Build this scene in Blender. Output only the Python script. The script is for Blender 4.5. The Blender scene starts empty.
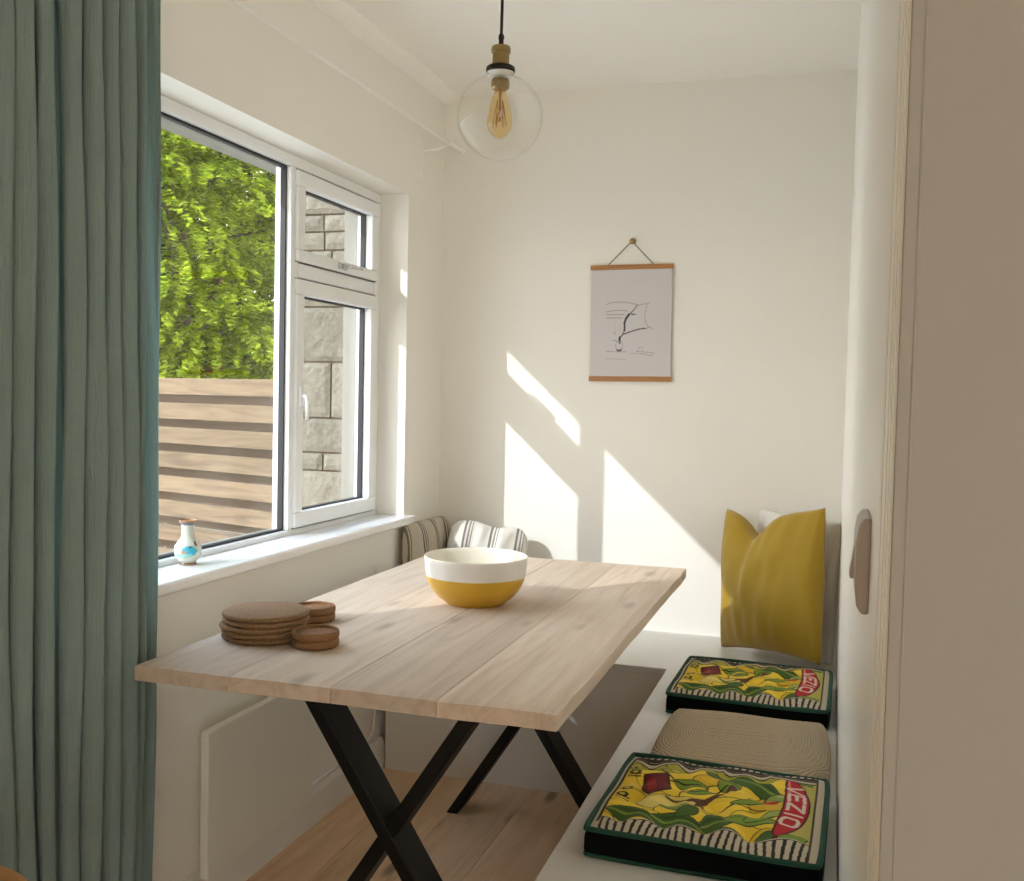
import bpy, bmesh, math, random
import numpy as np
from mathutils import Vector, Matrix, noise

random.seed(7)
R = math.radians
scene = bpy.context.scene
COL = scene.collection
EYE = 1.285

# ------------------------------------------------------------------ helpers
class MB:
    """collects shapes and links them as ONE mesh object"""
    def __init__(self):
        self.v = []; self.f = []; self.m = []; self.s = []
    def add(self, verts, faces, mat=0, smooth=False):
        o = len(self.v)
        self.v += [tuple(p) for p in verts]
        for f in faces:
            self.f.append(tuple(i + o for i in f)); self.m.append(mat); self.s.append(smooth)
        return self
    def box(self, x0, x1, y0, y1, z0, z1, mat=0):
        v = [(x, y, z) for x in (x0, x1) for y in (y0, y1) for z in (z0, z1)]
        f = [(0, 1, 3, 2), (4, 6, 7, 5), (0, 4, 5, 1), (2, 3, 7, 6), (0, 2, 6, 4), (1, 5, 7, 3)]
        return self.add(v, f, mat)
    def lathe(self, prof, c=(0, 0, 0), n=48, mats=None, smooth=True, close=False):
        v = []; k = len(prof)
        for r, z in prof:
            for i in range(n):
                a = 2 * math.pi * i / n
                v.append((c[0] + r * math.cos(a), c[1] + r * math.sin(a), c[2] + z))
        for j in range(k if close else k - 1):
            j2 = (j + 1) % k
            fs = [(j * n + i, j * n + (i + 1) % n, j2 * n + (i + 1) % n, j2 * n + i) for i in range(n)]
            if j == 0: base = len(self.v); self.v += [tuple(p) for p in v]
            for f in fs:
                self.f.append(tuple(q + base for q in f)); self.m.append(mats[j] if mats else 0); self.s.append(smooth)
        return self
    def tube(self, pts, r, n=10, mat=0, cap=True):
        pts = [Vector(p) for p in pts]
        rs = r if isinstance(r, (list, tuple)) else [r] * len(pts)
        v = []; up = None
        for i, p in enumerate(pts):
            a = pts[max(i - 1, 0)]; b = pts[min(i + 1, len(pts) - 1)]
            t = (b - a).normalized()
            if up is None:
                up = t.orthogonal().normalized()
            up = (up - t * up.dot(t)).normalized(); w = t.cross(up)
            for k in range(n):
                an = 2 * math.pi * k / n
                v.append(p + (up * math.cos(an) + w * math.sin(an)) * rs[i])
        f = []
        for i in range(len(pts) - 1):
            for k in range(n):
                f.append((i * n + k, i * n + (k + 1) % n, (i + 1) * n + (k + 1) % n, (i + 1) * n + k))
        if cap:
            f.append(tuple(range(n))[::-1]); f.append(tuple((len(pts) - 1) * n + k for k in range(n)))
        return self.add(v, f, mat, True)
    def torus(self, c, axis, Rr, r, n=28, k=8, mat=0):
        axis = Vector(axis).normalized(); u = axis.orthogonal().normalized(); w = axis.cross(u); c = Vector(c)
        v = []; f = []
        for i in range(n):
            a = 2 * math.pi * i / n; d = u * math.cos(a) + w * math.sin(a)
            for j in range(k):
                b = 2 * math.pi * j / k
                v.append(c + d * (Rr + r * math.cos(b)) + axis * r * math.sin(b))
        for i in range(n):
            for j in range(k):
                f.append((i * k + j, ((i + 1) % n) * k + j, ((i + 1) % n) * k + (j + 1) % k, i * k + (j + 1) % k))
        return self.add(v, f, mat, True)
    def build(self, name, mats, parent=None, bevel=0, seg=2, flip=False):
        me = bpy.data.meshes.new(name)
        me.from_pydata(self.v, [], self.f)
        for m in (mats if isinstance(mats, (list, tuple)) else [mats]): me.materials.append(m)
        me.polygons.foreach_set('material_index', self.m)
        me.polygons.foreach_set('use_smooth', self.s)
        bm = bmesh.new(); bm.from_mesh(me); bmesh.ops.recalc_face_normals(bm, faces=bm.faces)
        for e in bm.edges:
            if len(e.link_faces) == 2 and e.calc_face_angle(0) > R(42): e.smooth = False
        bm.to_mesh(me); bm.free()
        o = bpy.data.objects.new(name, me); COL.objects.link(o)
        if parent: o.parent = parent
        if bevel:
            b = o.modifiers.new('bevel', 'BEVEL'); b.width = bevel; b.segments = seg; b.limit_method = 'ANGLE'; b.angle_limit = R(40)
            b.harden_normals = False
        return o

def tag(o, label=None, cat=None, group=None, kind=None):
    if label: o['label'] = label
    if cat: o['category'] = cat
    if group: o['group'] = group
    if kind: o['kind'] = kind
    return o

def empty(name, loc=(0, 0, 0), rz=0, label=None, cat=None, group=None, kind=None):
    o = bpy.data.objects.new(name, None); COL.objects.link(o)
    o.location = loc; o.rotation_euler = (0, 0, rz); o.empty_display_size = .05
    return tag(o, label, cat, group, kind)

def copy_tree(o, parent=None):
    c = o.copy(); COL.objects.link(c)
    if parent: c.parent = parent
    for ch in list(o.children): copy_tree(ch, c)
    return c

# ------------------------------------------------------------------ materials
class NT:
    def __init__(self, name):
        self.mat = bpy.data.materials.new(name); self.mat.use_nodes = True
        self.t = self.mat.node_tree; self.t.nodes.clear()
        self.out = self.n('ShaderNodeOutputMaterial')
    def n(self, typ, **kw):
        nd = self.t.nodes.new(typ)
        for k, v in kw.items():
            if k.startswith('_'): setattr(nd, k[1:], v)
        for k, v in kw.items():
            if not k.startswith('_'):
                key = k.replace('__', ' ')
                self.set(nd.inputs[key] if not key.isdigit() else nd.inputs[int(key)], v)
        return nd
    def set(self, sock, v):
        if isinstance(v, bpy.types.NodeSocket): self.t.links.new(v, sock)
        elif isinstance(v, bpy.types.Node): self.t.links.new(v.outputs[0], sock)
        elif isinstance(v, (tuple, list)):
            v = tuple(v)
            sock.default_value = v + (1,) if len(v) == 3 and len(sock.default_value) == 4 else v
        else: sock.default_value = v
    def math(self, op, a, b=0.0, c=0.0):
        nd = self.n('ShaderNodeMath', _operation=op)
        self.set(nd.inputs[0], a); self.set(nd.inputs[1], b); self.set(nd.inputs[2], c)
        return nd.outputs[0]
    def mix(self, f, a, b, typ='MIX'):
        nd = self.n('ShaderNodeMix', _data_type='RGBA', _blend_type=typ)
        self.set(nd.inputs[0], f); self.set(nd.inputs[6], a); self.set(nd.inputs[7], b)
        return nd.outputs[2]
    def ramp(self, f, stops, interp='LINEAR'):
        nd = self.n('ShaderNodeValToRGB'); self.set(nd.inputs[0], f)
        cr = nd.color_ramp; cr.interpolation = interp
        while len(cr.elements) < len(stops): cr.elements.new(.5)
        for e, (p, c) in zip(cr.elements, stops):
            e.position = p; e.color = tuple(c) + (1,) if len(c) == 3 else c
        return nd.outputs[0]
    def obj(self): return self.n('ShaderNodeTexCoord').outputs['Object']
    def noise(self, vec, scale, detail=4, rough=.5, dist=0):
        nd = self.n('ShaderNodeTexNoise', Scale=scale, Detail=detail, Roughness=rough, Distortion=dist)
        if vec is not None: self.set(nd.inputs['Vector'], vec)
        return nd.outputs[0]
    def mapping(self, vec, scale=(1, 1, 1), loc=(0, 0, 0)):
        nd = self.n('ShaderNodeMapping'); self.set(nd.inputs['Vector'], vec)
        self.set(nd.inputs['Location'], loc); nd.inputs['Scale'].default_value = scale
        return nd.outputs[0]
    def bump(self, h, strength=.3, dist=.01):
        return self.n('ShaderNodeBump', Height=h, Strength=strength, Distance=dist).outputs[0]
    def bsdf(self, **kw):
        nd = self.n('ShaderNodeBsdfPrincipled')
        for k, v in kw.items(): self.set(nd.inputs[k.replace('__', ' ')], v)
        self.t.links.new(nd.outputs[0], self.out.inputs[0]); return nd
    def surf(self, sock):
        self.set(self.out.inputs[0], sock); return self.mat

def paint(name, col, rough=.55, bump=.04, scale=60, var=.02):
    t = NT(name); v = t.obj()
    n1 = t.noise(v, 2.2, 3)
    c = t.mix(n1, tuple(x * (1 - var) for x in col), tuple(min(1, x * (1 + var)) for x in col))
    kw = dict(Base__Color=c, Roughness=rough)
    if bump: kw['Normal'] = t.bump(t.noise(v, scale, 3), bump, .004)
    t.bsdf(**kw); return t.mat

def plain(name, col, rough=.5, metal=0.0, **kw):
    t = NT(name); v = t.obj()
    c = t.mix(t.noise(v, 25, 3), tuple(x * .96 for x in col), tuple(min(1, x * 1.04) for x in col))
    t.bsdf(Base__Color=c, Roughness=rough, Metallic=metal, **kw); return t.mat

def wood(name, dark, mid, light, axis='Y', rough=.5, scale=1.0, knots=.6, island=True, kscale=1.0):
    t = NT(name); v = t.obj()
    rnd = t.n('ShaderNodeNewGeometry').outputs['Random Per Island'] if island else 0.37
    off = t.n('ShaderNodeCombineXYZ', X=t.math('MULTIPLY', rnd, 7.3), Y=t.math('MULTIPLY', rnd, 23.1), Z=t.math('MULTIPLY', rnd, 5.7)).outputs[0]
    vv = t.n('ShaderNodeVectorMath', _operation='ADD'); t.set(vv.inputs[0], v); t.set(vv.inputs[1], off); vv = vv.outputs[0]
    sc = {'X': (1.1, 14, 14), 'Y': (14, 1.1, 14), 'Z': (14, 14, 1.1)}[axis]
    kx = {'X': (2.4, 7, 7), 'Y': (7, 2.4, 7), 'Z': (7, 7, 2.4)}[axis]
    g1 = t.noise(t.mapping(vv, tuple(s * scale for s in sc)), 1.6, 6, .6, 1.6)
    g2 = t.noise(t.mapping(vv, tuple(s * scale * 6 for s in sc)), 1.0, 4, .6, .3)
    vor = t.n('ShaderNodeTexVoronoi', Scale=1.05 * scale * kscale)
    t.set(vor.inputs['Vector'], t.mapping(vv, kx)); kd = vor.outputs[0]
    knot = t.ramp(kd, [(0, (1, 1, 1)), (.09, (.85, .85, .85)), (.19, (0, 0, 0))])
    base = t.ramp(g1, [(.25, dark), (.5, mid), (.75, light)])
    base = t.mix(t.math('MULTIPLY', g2, .35), base, dark)
    tone = t.math('ADD', t.math('MULTIPLY', rnd, .24), .88)
    base = t.mix(1.0, base, t.n('ShaderNodeCombineColor', Red=tone, Green=tone, Blue=tone).outputs[0], 'MULTIPLY')
    base = t.mix(t.math('MULTIPLY', knot, knots), base, tuple(d * .35 for d in dark))
    t.bsdf(Base__Color=base, Roughness=rough, Normal=t.bump(t.math('ADD', g1, t.math('MULTIPLY', g2, .4)), .12, .004))
    return t.mat

def pane_glass(name, tint=(1, 1, 1), ior=1.45):
    t = NT(name)
    g = t.n('ShaderNodeNewGeometry'); dp = t.n('ShaderNodeVectorMath', _operation='DOT_PRODUCT')
    t.set(dp.inputs[0], g.outputs['Incoming']); t.set(dp.inputs[1], g.outputs['Normal'])
    c1 = t.math('SUBTRACT', 1.0, t.math('ABSOLUTE', dp.outputs[1])); f0 = ((ior - 1) / (ior + 1)) ** 2
    fr = t.math('MULTIPLY_ADD', t.math('POWER', c1, 5.0), 1 - f0, f0)      # Schlick reflectance, same from both sides
    m = t.n('ShaderNodeMixShader')
    t.set(m.inputs[0], fr); t.set(m.inputs[1], t.n('ShaderNodeBsdfTransparent', Color=tint).outputs[0])
    t.set(m.inputs[2], t.n('ShaderNodeBsdfGlossy', Roughness=.01).outputs[0])
    return t.surf(m.outputs[0])

M = {}
M['wall'] = paint('wall_paint', (.865, .838, .775), .6, .06, 90)
M['ceil'] = paint('ceiling_paint', (.93, .91, .865), .7, .05, 60)
M['wallr'] = paint('satin_wall_paint', (.88, .868, .83), .32, .015, 25)
M['wall_shade'] = paint('shade_darkened_wall_paint', (.275, .262, .238), .6, .06, 40)  # wall paint with the shade of the near face put into its colour
M['satin'] = paint('satin_trim_paint', (.88, .868, .83), .45, 0)
M['gloss'] = paint('white_gloss_paint', (.82, .80, .75), .3, .02, 40)
M['bench'] = paint('bench_paint', (.80, .785, .74), .35, .015, 40)
M['upvc'] = paint('white_upvc', (.84, .85, .85), .25, 0)
M['sill'] = paint('sill_gloss', (.86, .86, .85), .12, 0)
M['gasket'] = plain('black_rubber', (.015, .015, .017), .5)
M['greyseal'] = plain('grey_rubber', (.12, .12, .12), .6)
M['pane'] = pane_glass('window_glass')
M['globe'] = pane_glass('globe_glass', (.985, .985, .975), 1.5)
M['amber'] = pane_glass('amber_glass', (.975, .87, .64), 1.5)
M['black'] = plain('black_powder_coat', (.006, .006, .0055), .5, Specular__IOR__Level=.3)
M['heater'] = paint('heater_enamel', (.80, .77, .68), .35, 0)
M['floor'] = wood('pine_floor', (.60, .385, .215), (.76, .53, .325), (.83, .62, .415), 'Y', .42, 1.0, .95, True, 1.1)
M['table'] = wood('limed_pine', (.48, .365, .265), (.63, .505, .39), (.72, .60, .485), 'Y', .56, .9, .5, True, 1.3)
M['cedar'] = wood('cedar_slat', (.075, .042, .018), (.175, .112, .055), (.245, .168, .09), 'X', .7, .8, .35)
M['cedar_back'] = wood('cedar_board', (.11, .072, .042), (.14, .094, .056), (.17, .12, .076), 'X', .75, .8, .3)
M['rod'] = wood('oak_rod', (.34, .15, .05), (.45, .21, .07), (.52, .26, .10), 'X', .45, 2, 0, False)
M['stoolwood'] = wood('stool_wood', (.34, .15, .04), (.46, .22, .06), (.55, .28, .09), 'X', .4, 1, .2, False)
M['brass'] = plain('aged_brass', (.32, .23, .09), .38, .85)
M['bronze'] = plain('dark_bronze', (.03, .022, .018), .35, .6)
M['chrome'] = plain('satin_chrome', (.6, .6, .6), .25, .9)
M['cordm'] = plain('dark_flex', (.02, .015, .013), .7)
M['twine'] = plain('brown_twine', (.12, .08, .05), .8)
M['switch'] = plain('switch_plastic', (.46, .425, .40), .4)
M['whiteplastic'] = plain('white_plastic', (.86, .84, .79), .35)
M['filament'] = plain('filament_wire', (.45, .25, .08), .4, .5)

def cork(name, a, b):
    t = NT(name); v = t.obj()
    n = t.noise(v, 330, 4, .7); n2 = t.noise(v, 700, 2, .6)
    c = t.ramp(n, [(.34, tuple(x * .6 for x in a)), (.46, a), (.66, b)])
    t.bsdf(Base__Color=c, Roughness=.85, Normal=t.bump(t.math('ADD', n, n2), .25, .001)); return t.mat
M['cork'] = cork('cork', (.20, .108, .046), (.30, .178, .083))
M['cork2'] = cork('coaster_cork', (.21, .098, .035), (.29, .15, .062))

def fabric(name, col, rough=.9, sheen=.3, weave=900, var=.12, trans=0.0, bump=.25):
    t = NT(name); v = t.obj()
    n = t.noise(v, 9, 4); w = t.noise(t.mapping(v, (1, 1, 1)), weave, 2)
    c = t.mix(n, tuple(x * (1 - var) for x in col), tuple(x * (1 + var) for x in col))
    nb = t.bump(t.math('ADD', t.math('MULTIPLY', w, .4), t.math('MULTIPLY', t.noise(v, 45, 4), .6)), bump, .003)
    p = t.bsdf(Base__Color=c, Roughness=rough, Normal=nb)
    p.inputs['Sheen Weight'].default_value = sheen; p.inputs['Sheen Roughness'].default_value = .4
    if trans:
        tr = t.n('ShaderNodeBsdfTranslucent', Color=c)
        m = t.n('ShaderNodeMixShader'); m.inputs[0].default_value = trans
        t.set(m.inputs[1], p.outputs[0]); t.set(m.inputs[2], tr.outputs[0]); t.surf(m.outputs[0])
    return t.mat
M['velvet'] = fabric('mustard_velvet', (.37, .232, .009), .75, .35, 1200, .08)
M['whitecloth'] = fabric('white_cotton', (.72, .70, .66), .9, .1)
M['blackcloth'] = plain('black_cotton', (.0035, .004, .005), .95, Specular__IOR__Level=.08)
M['greencord'] = fabric('green_cord', (.005, .062, .036), .8, .05)

def linen_curtain():
    t = NT('teal_linen'); v = t.obj()
    slub = t.noise(t.mapping(v, (300, 300, 9)), 1, 3); weft = t.noise(t.mapping(v, (12, 12, 420)), 1, 3)
    n = t.noise(v, 4, 4)
    c = t.mix(n, (.195, .27, .245), (.25, .325, .295))
    c = t.mix(t.math('MULTIPLY', t.math('ADD', slub, weft), .35), c, (.33, .40, .37))
    crease = t.noise(t.mapping(v, (40, 40, 7)), 1, 5, .6, .8)
    nb = t.bump(t.math('ADD', t.math('MULTIPLY', slub, .3), crease), .6, .010)
    d = t.n('ShaderNodeBsdfDiffuse', Color=c, Normal=nb, Roughness=.5)
    tr = t.n('ShaderNodeBsdfTranslucent', Color=(.12, .27, .28))
    m = t.n('ShaderNodeMixShader'); m.inputs[0].default_value = .17
    t.set(m.inputs[1], d.outputs[0]); t.set(m.inputs[2], tr.outputs[0])
    return t.surf(m.outputs[0])
M['linen'] = linen_curtain()

def striped(name, base, stripe, thin=True):
    """ticking stripes run up the cushion: groups of dark threads across local X"""
    t = NT(name); v = t.obj()
    x = t.n('ShaderNodeSeparateXYZ', Vector=v).outputs[0]
    x = t.math('ADD', x, t.math('MULTIPLY', t.noise(v, 6, 2), .012))
    u = t.math('FRACT', t.math('MULTIPLY', x, 1 / .095))
    a = t.ramp(u, [(0, (0, 0, 0)), (.14, (1, 1, 1)), (.23, (0, 0, 0)), (.30, (.85, .85, .85)), (.36, (0, 0, 0)), (.42, (1, 1, 1)), (.45, (0, 0, 0))], 'CONSTANT')
    w = t.noise(v, 500, 2)
    c = t.mix(t.math('MULTIPLY', a, t.math('ADD', .55, t.math('MULTIPLY', w, .7))), base, stripe)
    t.bsdf(Base__Color=c, Roughness=.9, Normal=t.bump(w, .3, .002)); return t.mat
M['ticking'] = striped('cream_ticking', (.74, .71, .64), (.16, .14, .14))
M['ticking2'] = striped('beige_ticking', (.52, .46, .36), (.075, .06, .05))

def leaf_mat(name, cols, trans=.45):
    t = NT(name)
    rnd = t.n('ShaderNodeNewGeometry').outputs['Random Per Island']
    c = t.ramp(rnd, [(i / (len(cols) - 1), k) for i, k in enumerate(cols)])
    d = t.n('ShaderNodeBsdfDiffuse', Color=c); tr = t.n('ShaderNodeBsdfTranslucent', Color=c)
    m = t.n('ShaderNodeMixShader'); m.inputs[0].default_value = trans
    t.set(m.inputs[1], d.outputs[0]); t.set(m.inputs[2], tr.outputs[0]); return t.surf(m.outputs[0])
M['leaf'] = leaf_mat('beech_leaves', [(.15, .21, .016), (.27, .36, .022), (.38, .46, .032), (.50, .55, .075)])
M['leafdark'] = leaf_mat('hedge_leaves', [(.035, .055, .02), (.05, .075, .03), (.075, .10, .04)], .3)
M['bark'] = plain('bark', (.09, .065, .045), .9)
M['rail'] = plain('weathered_rail', (.13, .07, .03), .8)

def stone_mat():
    t = NT('dressed_stone'); v = t.obj()
    rnd = t.n('ShaderNodeNewGeometry').outputs['Random Per Island']
    n = t.noise(v, 60, 6, .75); n2 = t.noise(v, 5, 3)
    c = t.ramp(n, [(.3, (.12, .10, .07)), (.55, (.225, .197, .145)), (.75, (.30, .27, .21))])
    c = t.mix(t.math('MULTIPLY', n2, .5), c, (.22, .19, .135))
    tone = t.math('ADD', t.math('MULTIPLY', rnd, .3), .82)
    c = t.mix(1.0, c, t.n('ShaderNodeCombineColor', Red=tone, Green=tone, Blue=tone).outputs[0], 'MULTIPLY')
    t.bsdf(Base__Color=c, Roughness=.9, Normal=t.bump(n, .6, .02)); return t.mat
M['stone'] = stone_mat()
M['mortar'] = plain('mortar', (.15, .10, .065), .95)
M['render'] = paint('outdoor_render', (.22, .205, .17), .9, .3, 40)
def ground_mat():
    t = NT('pale_gravel'); v = t.obj()
    c = t.ramp(t.noise(v, 30, 5, .7), [(.3, (.48, .45, .385)), (.7, (.66, .62, .54))])
    t.bsdf(Base__Color=c, Roughness=.95); return t.mat
M['ground'] = ground_mat()
def attr_mat(name, rough=.8, bump_scale=500, bs=.2):
    t = NT(name)
    a = t.n('ShaderNodeAttribute', _attribute_name='print_colour')
    t.bsdf(Base__Color=a.outputs[0], Roughness=rough, Normal=t.bump(t.noise(t.obj(), bump_scale, 2), bs, .002)); return t.mat
M['print'] = attr_mat('printed_cotton')
M['paper'] = attr_mat('printed_paper', .6, 300, .05)
M['glaze'] = attr_mat('painted_glaze', .18, 60, .03)
M['bowlwhite'] = plain('white_stoneware', (.74, .71, .65), .25)
M['bowlin'] = plain('cream_stoneware', (.78, .74, .63), .3)
M['bowlyellow'] = plain('mustard_glaze', (.60, .35, .025), .3)
def jute_mat():
    t = NT('braided_jute'); v = t.obj()
    a = t.n('ShaderNodeAttribute', _attribute_name='ring').outputs[2]
    ring = t.math('ABSOLUTE', t.math('SINE', t.math('MULTIPLY', a, math.pi / .0115)))
    n = t.noise(t.mapping(v, (1.6, 1, 1)), 140, 3, .6); n2 = t.noise(v, 12, 3)
    c = t.ramp(t.math('ADD', t.math('MULTIPLY', ring, .35), t.math('MULTIPLY', n, .75)), [(.1, (.38, .285, .17)), (.5, (.52, .41, .265)), (.9, (.60, .49, .34))])
    c = t.mix(t.math('MULTIPLY', n2, .3), c, (.52, .41, .28))
    t.bsdf(Base__Color=c, Roughness=.95, Normal=t.bump(t.math('ADD', ring, n), .7, .006)); return t.mat
M['jute'] = jute_mat()

# ------------------------------------------------------------------ the room shell
XL, XR, YB, H = -1.443, .035, 3.683, 2.40
YP = .66                                     # corner where the right wall ends towards the viewer
XO = -1.74                                   # outer face of the left wall
WY0, WY1, WZ0, WZ1 = 1.36, 3.345, .83, 1.978  # window opening
YR, XE = -3.2, 3.2                           # back of the adjoining room

mb = MB(); bw = .19; xx = XL - .02; k = 0
while xx < XE:
    x1 = min(xx + bw, XE); cuts = [YR, -1.9 + .7 * ((k * 37) % 5) / 5, .5 + .9 * ((k * 53) % 7) / 7, YB + .02]
    for a, b in zip(cuts, cuts[1:]): mb.box(xx + .0007, x1 - .0007, a + .0006, b - .0006, -.03, 0)
    xx = x1; k += 1
tag(mb.build('floor', M['floor']), kind='structure')
tag(MB().box(XO, XE + .1, YR - .1, YB + .15, H, H + .12).build('ceiling', M['ceil']), kind='structure')

mb = MB(); XM = -1.602
mb.box(XM, XL, YR, WY0, 0, H); mb.box(XM, XL, WY1, YB + .12, 0, H)
mb.box(XM, XL, WY0, WY1, 0, WZ0); mb.box(XM, XL, WY0, WY1, WZ1, H)
mb.box(XO, XM, YR, WY0, 0, H, 1); mb.box(XO, XM, WY1 + .10, YB + .12, 0, H, 1)
mb.box(XO, XM, WY0, WY1 + .10, 0, WZ0, 1); mb.box(XO, XM, WY0, WY1 + .10, WZ1 - .004, H, 1)
tag(mb.build('wall_left', [M['wall'], M['render']]), kind='structure')
tag(MB().box(XL, XR + .12, YB, YB + .12, 0, H).build('wall_back', M['wall']), kind='structure')
tag(MB().box(XR, XR + .12, YP + .0, YB, 0, H).build('wall_right', M['wallr'], bevel=.003), kind='structure')
# adjoining room: wall turning away from the corner, its end walls and an added fill window
tag(MB().box(XR + .0008, XE, YP - .0015, YP + .10, 0, H).build('wall_front', M['wall_shade'], bevel=.001), kind='structure')
mb = MB(); rx0, rx1, rz0, rz1 = .70, 3.10, .12, 2.2
mb.box(XO, rx0, YR - .1, YR, 0, H); mb.box(rx1, XE + .1, YR - .1, YR, 0, H); mb.box(rx0, rx1, YR - .1, YR, 0, rz0); mb.box(rx0, rx1, YR - .1, YR, rz1, H)
tag(mb.build('wall_rear', M['wall']), kind='structure')
tag(MB().box(XE, XE + .1, YR, YP + .1, 0, H).build('wall_side', M['wall']), kind='structure')
w2 = empty('window_added_fill', ((rx0 + rx1) / 2, YR - .05, rz0), kind='structure')  # unseen window added to let fill light into the rooms
mb = MB(); hw, hh = (rx1 - rx0) / 2, rz1 - rz0
for a, b, c, d in ((-hw, -hw + .06, 0, hh), (hw - .06, hw, 0, hh), (-.03, .03, .06, hh - .06), (-hw + .06, hw - .06, 0, .06), (-hw + .06, hw - .06, hh - .06, hh)): mb.box(a, b, -.035, .035, c, d)
mb.build('window_frame', M['upvc'], w2)
MB().box(-hw + .06, hw - .06, -.004, .004, .06, hh - .06).build('pane', M['pane'], w2)

# mouldings on the visible end of the right wall
mb = MB()
for i, (a, b, d) in enumerate(((YP + .006, YP + .022, .0004), (YP + .036, YP + .05, .0004), (YP + .07, YP + .085, .0004), (YP + .12, YP + .15, .0004))):
    mb.box(XR - d, XR + .001, a, b, 0, H)
tag(mb.build('trim_1', M['satin']), kind='structure')
tag(MB().box(XR + .0085, XR + .0100, YP - .0021, YP - .001, 0, H).build('trim_3', M['wall_shade'], bevel=.0003), kind='structure')
# coving on the window side
mb = MB(); prof = [(XL, H), (XL, H - .028), (XL + .012, H - .028), (XL + .03, H - .02), (XL + .05, H - .012), (XL + .062, H - .006), (XL + .062, H)]
vs = [(x, y, z) for y in (-1.5, YB) for x, z in prof]; n = len(prof)
mb.add(vs, [(i, (i + 1) % n, n + (i + 1) % n, n + i) for i in range(n)] + [tuple(range(n)), tuple(range(n, 2 * n))])
tag(mb.build('trim_2', M['ceil']), kind='structure')
# skirting on the window wall
mb = MB(); prof = [(XL, 0), (XL + .018, 0), (XL + .018, .092), (XL + .013, .104), (XL + .006, .110), (XL, .110)]
vs = [(x, y, z) for y in (-1.5, 3.168) for x, z in prof]; n = len(prof)
mb.add(vs, [(i, (i + 1) % n, n + (i + 1) % n, n + i) for i in range(n)] + [tuple(range(n)), tuple(range(n, 2 * n))])
tag(mb.build('baseboard_left', M['gloss']), kind='structure')

# ------------------------------------------------------------------ window
win = empty('window_1', (0, 0, 0), kind='structure')
XF, XG, XB = -1.548, -1.577, -1.603
mb = MB()   # outer frame + mullion + transom
mb.box(XB, XF, WY0, WY1, WZ1 - .034, WZ1)
mb.box(XB, XF, WY0, WY1, .845, .862)
mb.box(XB, XF, WY0, WY0 + .045, .862, WZ1 - .034)
mb.box(XB, XF, 3.307, WY1, .862, WZ1 - .034)
mb.box(XB, XF, 2.720, 2.765, .862, WZ1 - .034)
mb.box(XB, XF, 2.765, 3.307, 1.62, 1.665)
mb.build('window_frame', M['upvc'], win, bevel=.004)
mb = MB()   # rubber seal of the fixed light
y0, y1, z0, z1 = WY0 + .045, 2.720, .862, WZ1 - .034
for a, b, c, d in ((y0, y1, z0, z0 + .006), (y0, y1, z1 - .007, z1), (y0, y0 + .006, z0, z1), (y1 - .007, y1, z0, z1)): mb.box(XG - .004, XG + .013, a, b, c, d)
mb.build('seal', M['gasket'], win)
MB().box(XG - .003, XG + .003, y0, y1, z0, z1).build('pane', M['pane'], win)
def sash(y0, y1, z0, z1, w=.046, wb=.046):
    mb = MB(); xf = XF + .011
    mb.box(XB + .006, xf, y0, y1, z0, z0 + wb); mb.box(XB + .006, xf, y0, y1, z1 - w, z1)
    mb.box(XB + .006, xf, y0, y0 + w, z0 + wb, z1 - w); mb.box(XB + .006, xf, y1 - w, y1, z0 + wb, z1 - w)
    s = mb.build('sash', M['upvc'], win, bevel=.005)
    mb = MB(); a, b, c, d = y0 + w, y1 - w, z0 + wb, z1 - w
    for p, q, r_, t_ in ((a, b, c, c + .004), (a, b, d - .005, d), (a, a + .004, c, d), (b - .006, b, c, d)): mb.box(XG - .004, XG + .013, p, q, r_, t_)
    mb.build('seal', M['gasket'], s)
    mb = MB()  # shadow-gap seal round the sash
    for p, q, r_, t_ in ((y0, y1, z0 - .002, z0), (y0, y1, z1, z1 + .002), (y1, y1 + .004, z0, z1)): mb.box(XF - .02, XF + .003, p, q, r_, t_)
    mb.build('gap_seal', M['greyseal'], s)
    MB().box(XG - .003, XG + .003, a, b, c, d).build('pane', M['pane'], s)
    return s
s1 = sash(2.742, 3.303, 1.668, 1.938, wb=.036)
s2 = sash(2.742, 3.303, .866, 1.616)
mb = MB(); xh = XF + .011   # cockspur handle on the top light
mb.box(xh, xh + .012, 3.00, 3.045, 1.675, 1.697); mb.tube([(xh + .012, 3.02, 1.686), (xh + .024, 3.02, 1.686), (xh + .026, 3.05, 1.688), (xh + .022, 3.13, 1.690)], [.008, .008, .007, .005], 10)
mb.build('handle', M['chrome'], s1, bevel=.002)
mb = MB(); mb.box(xh, xh + .008, 2.754, 2.776, 1.235, 1.295); mb.tube([(xh + .008, 2.765, 1.265), (xh + .02, 2.765, 1.265), (xh + .023, 2.767, 1.25), (xh + .02, 2.772, 1.195)], [.007, .007, .007, .005], 10)
mb.build('handle', M['upvc'], s2, bevel=.002)
mb = MB(); mb.box(XF - .01, -1.409, 1.38, 3.385, .817, .847)
mb.build('sill', M['sill'], win, bevel=.008, seg=3)

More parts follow.
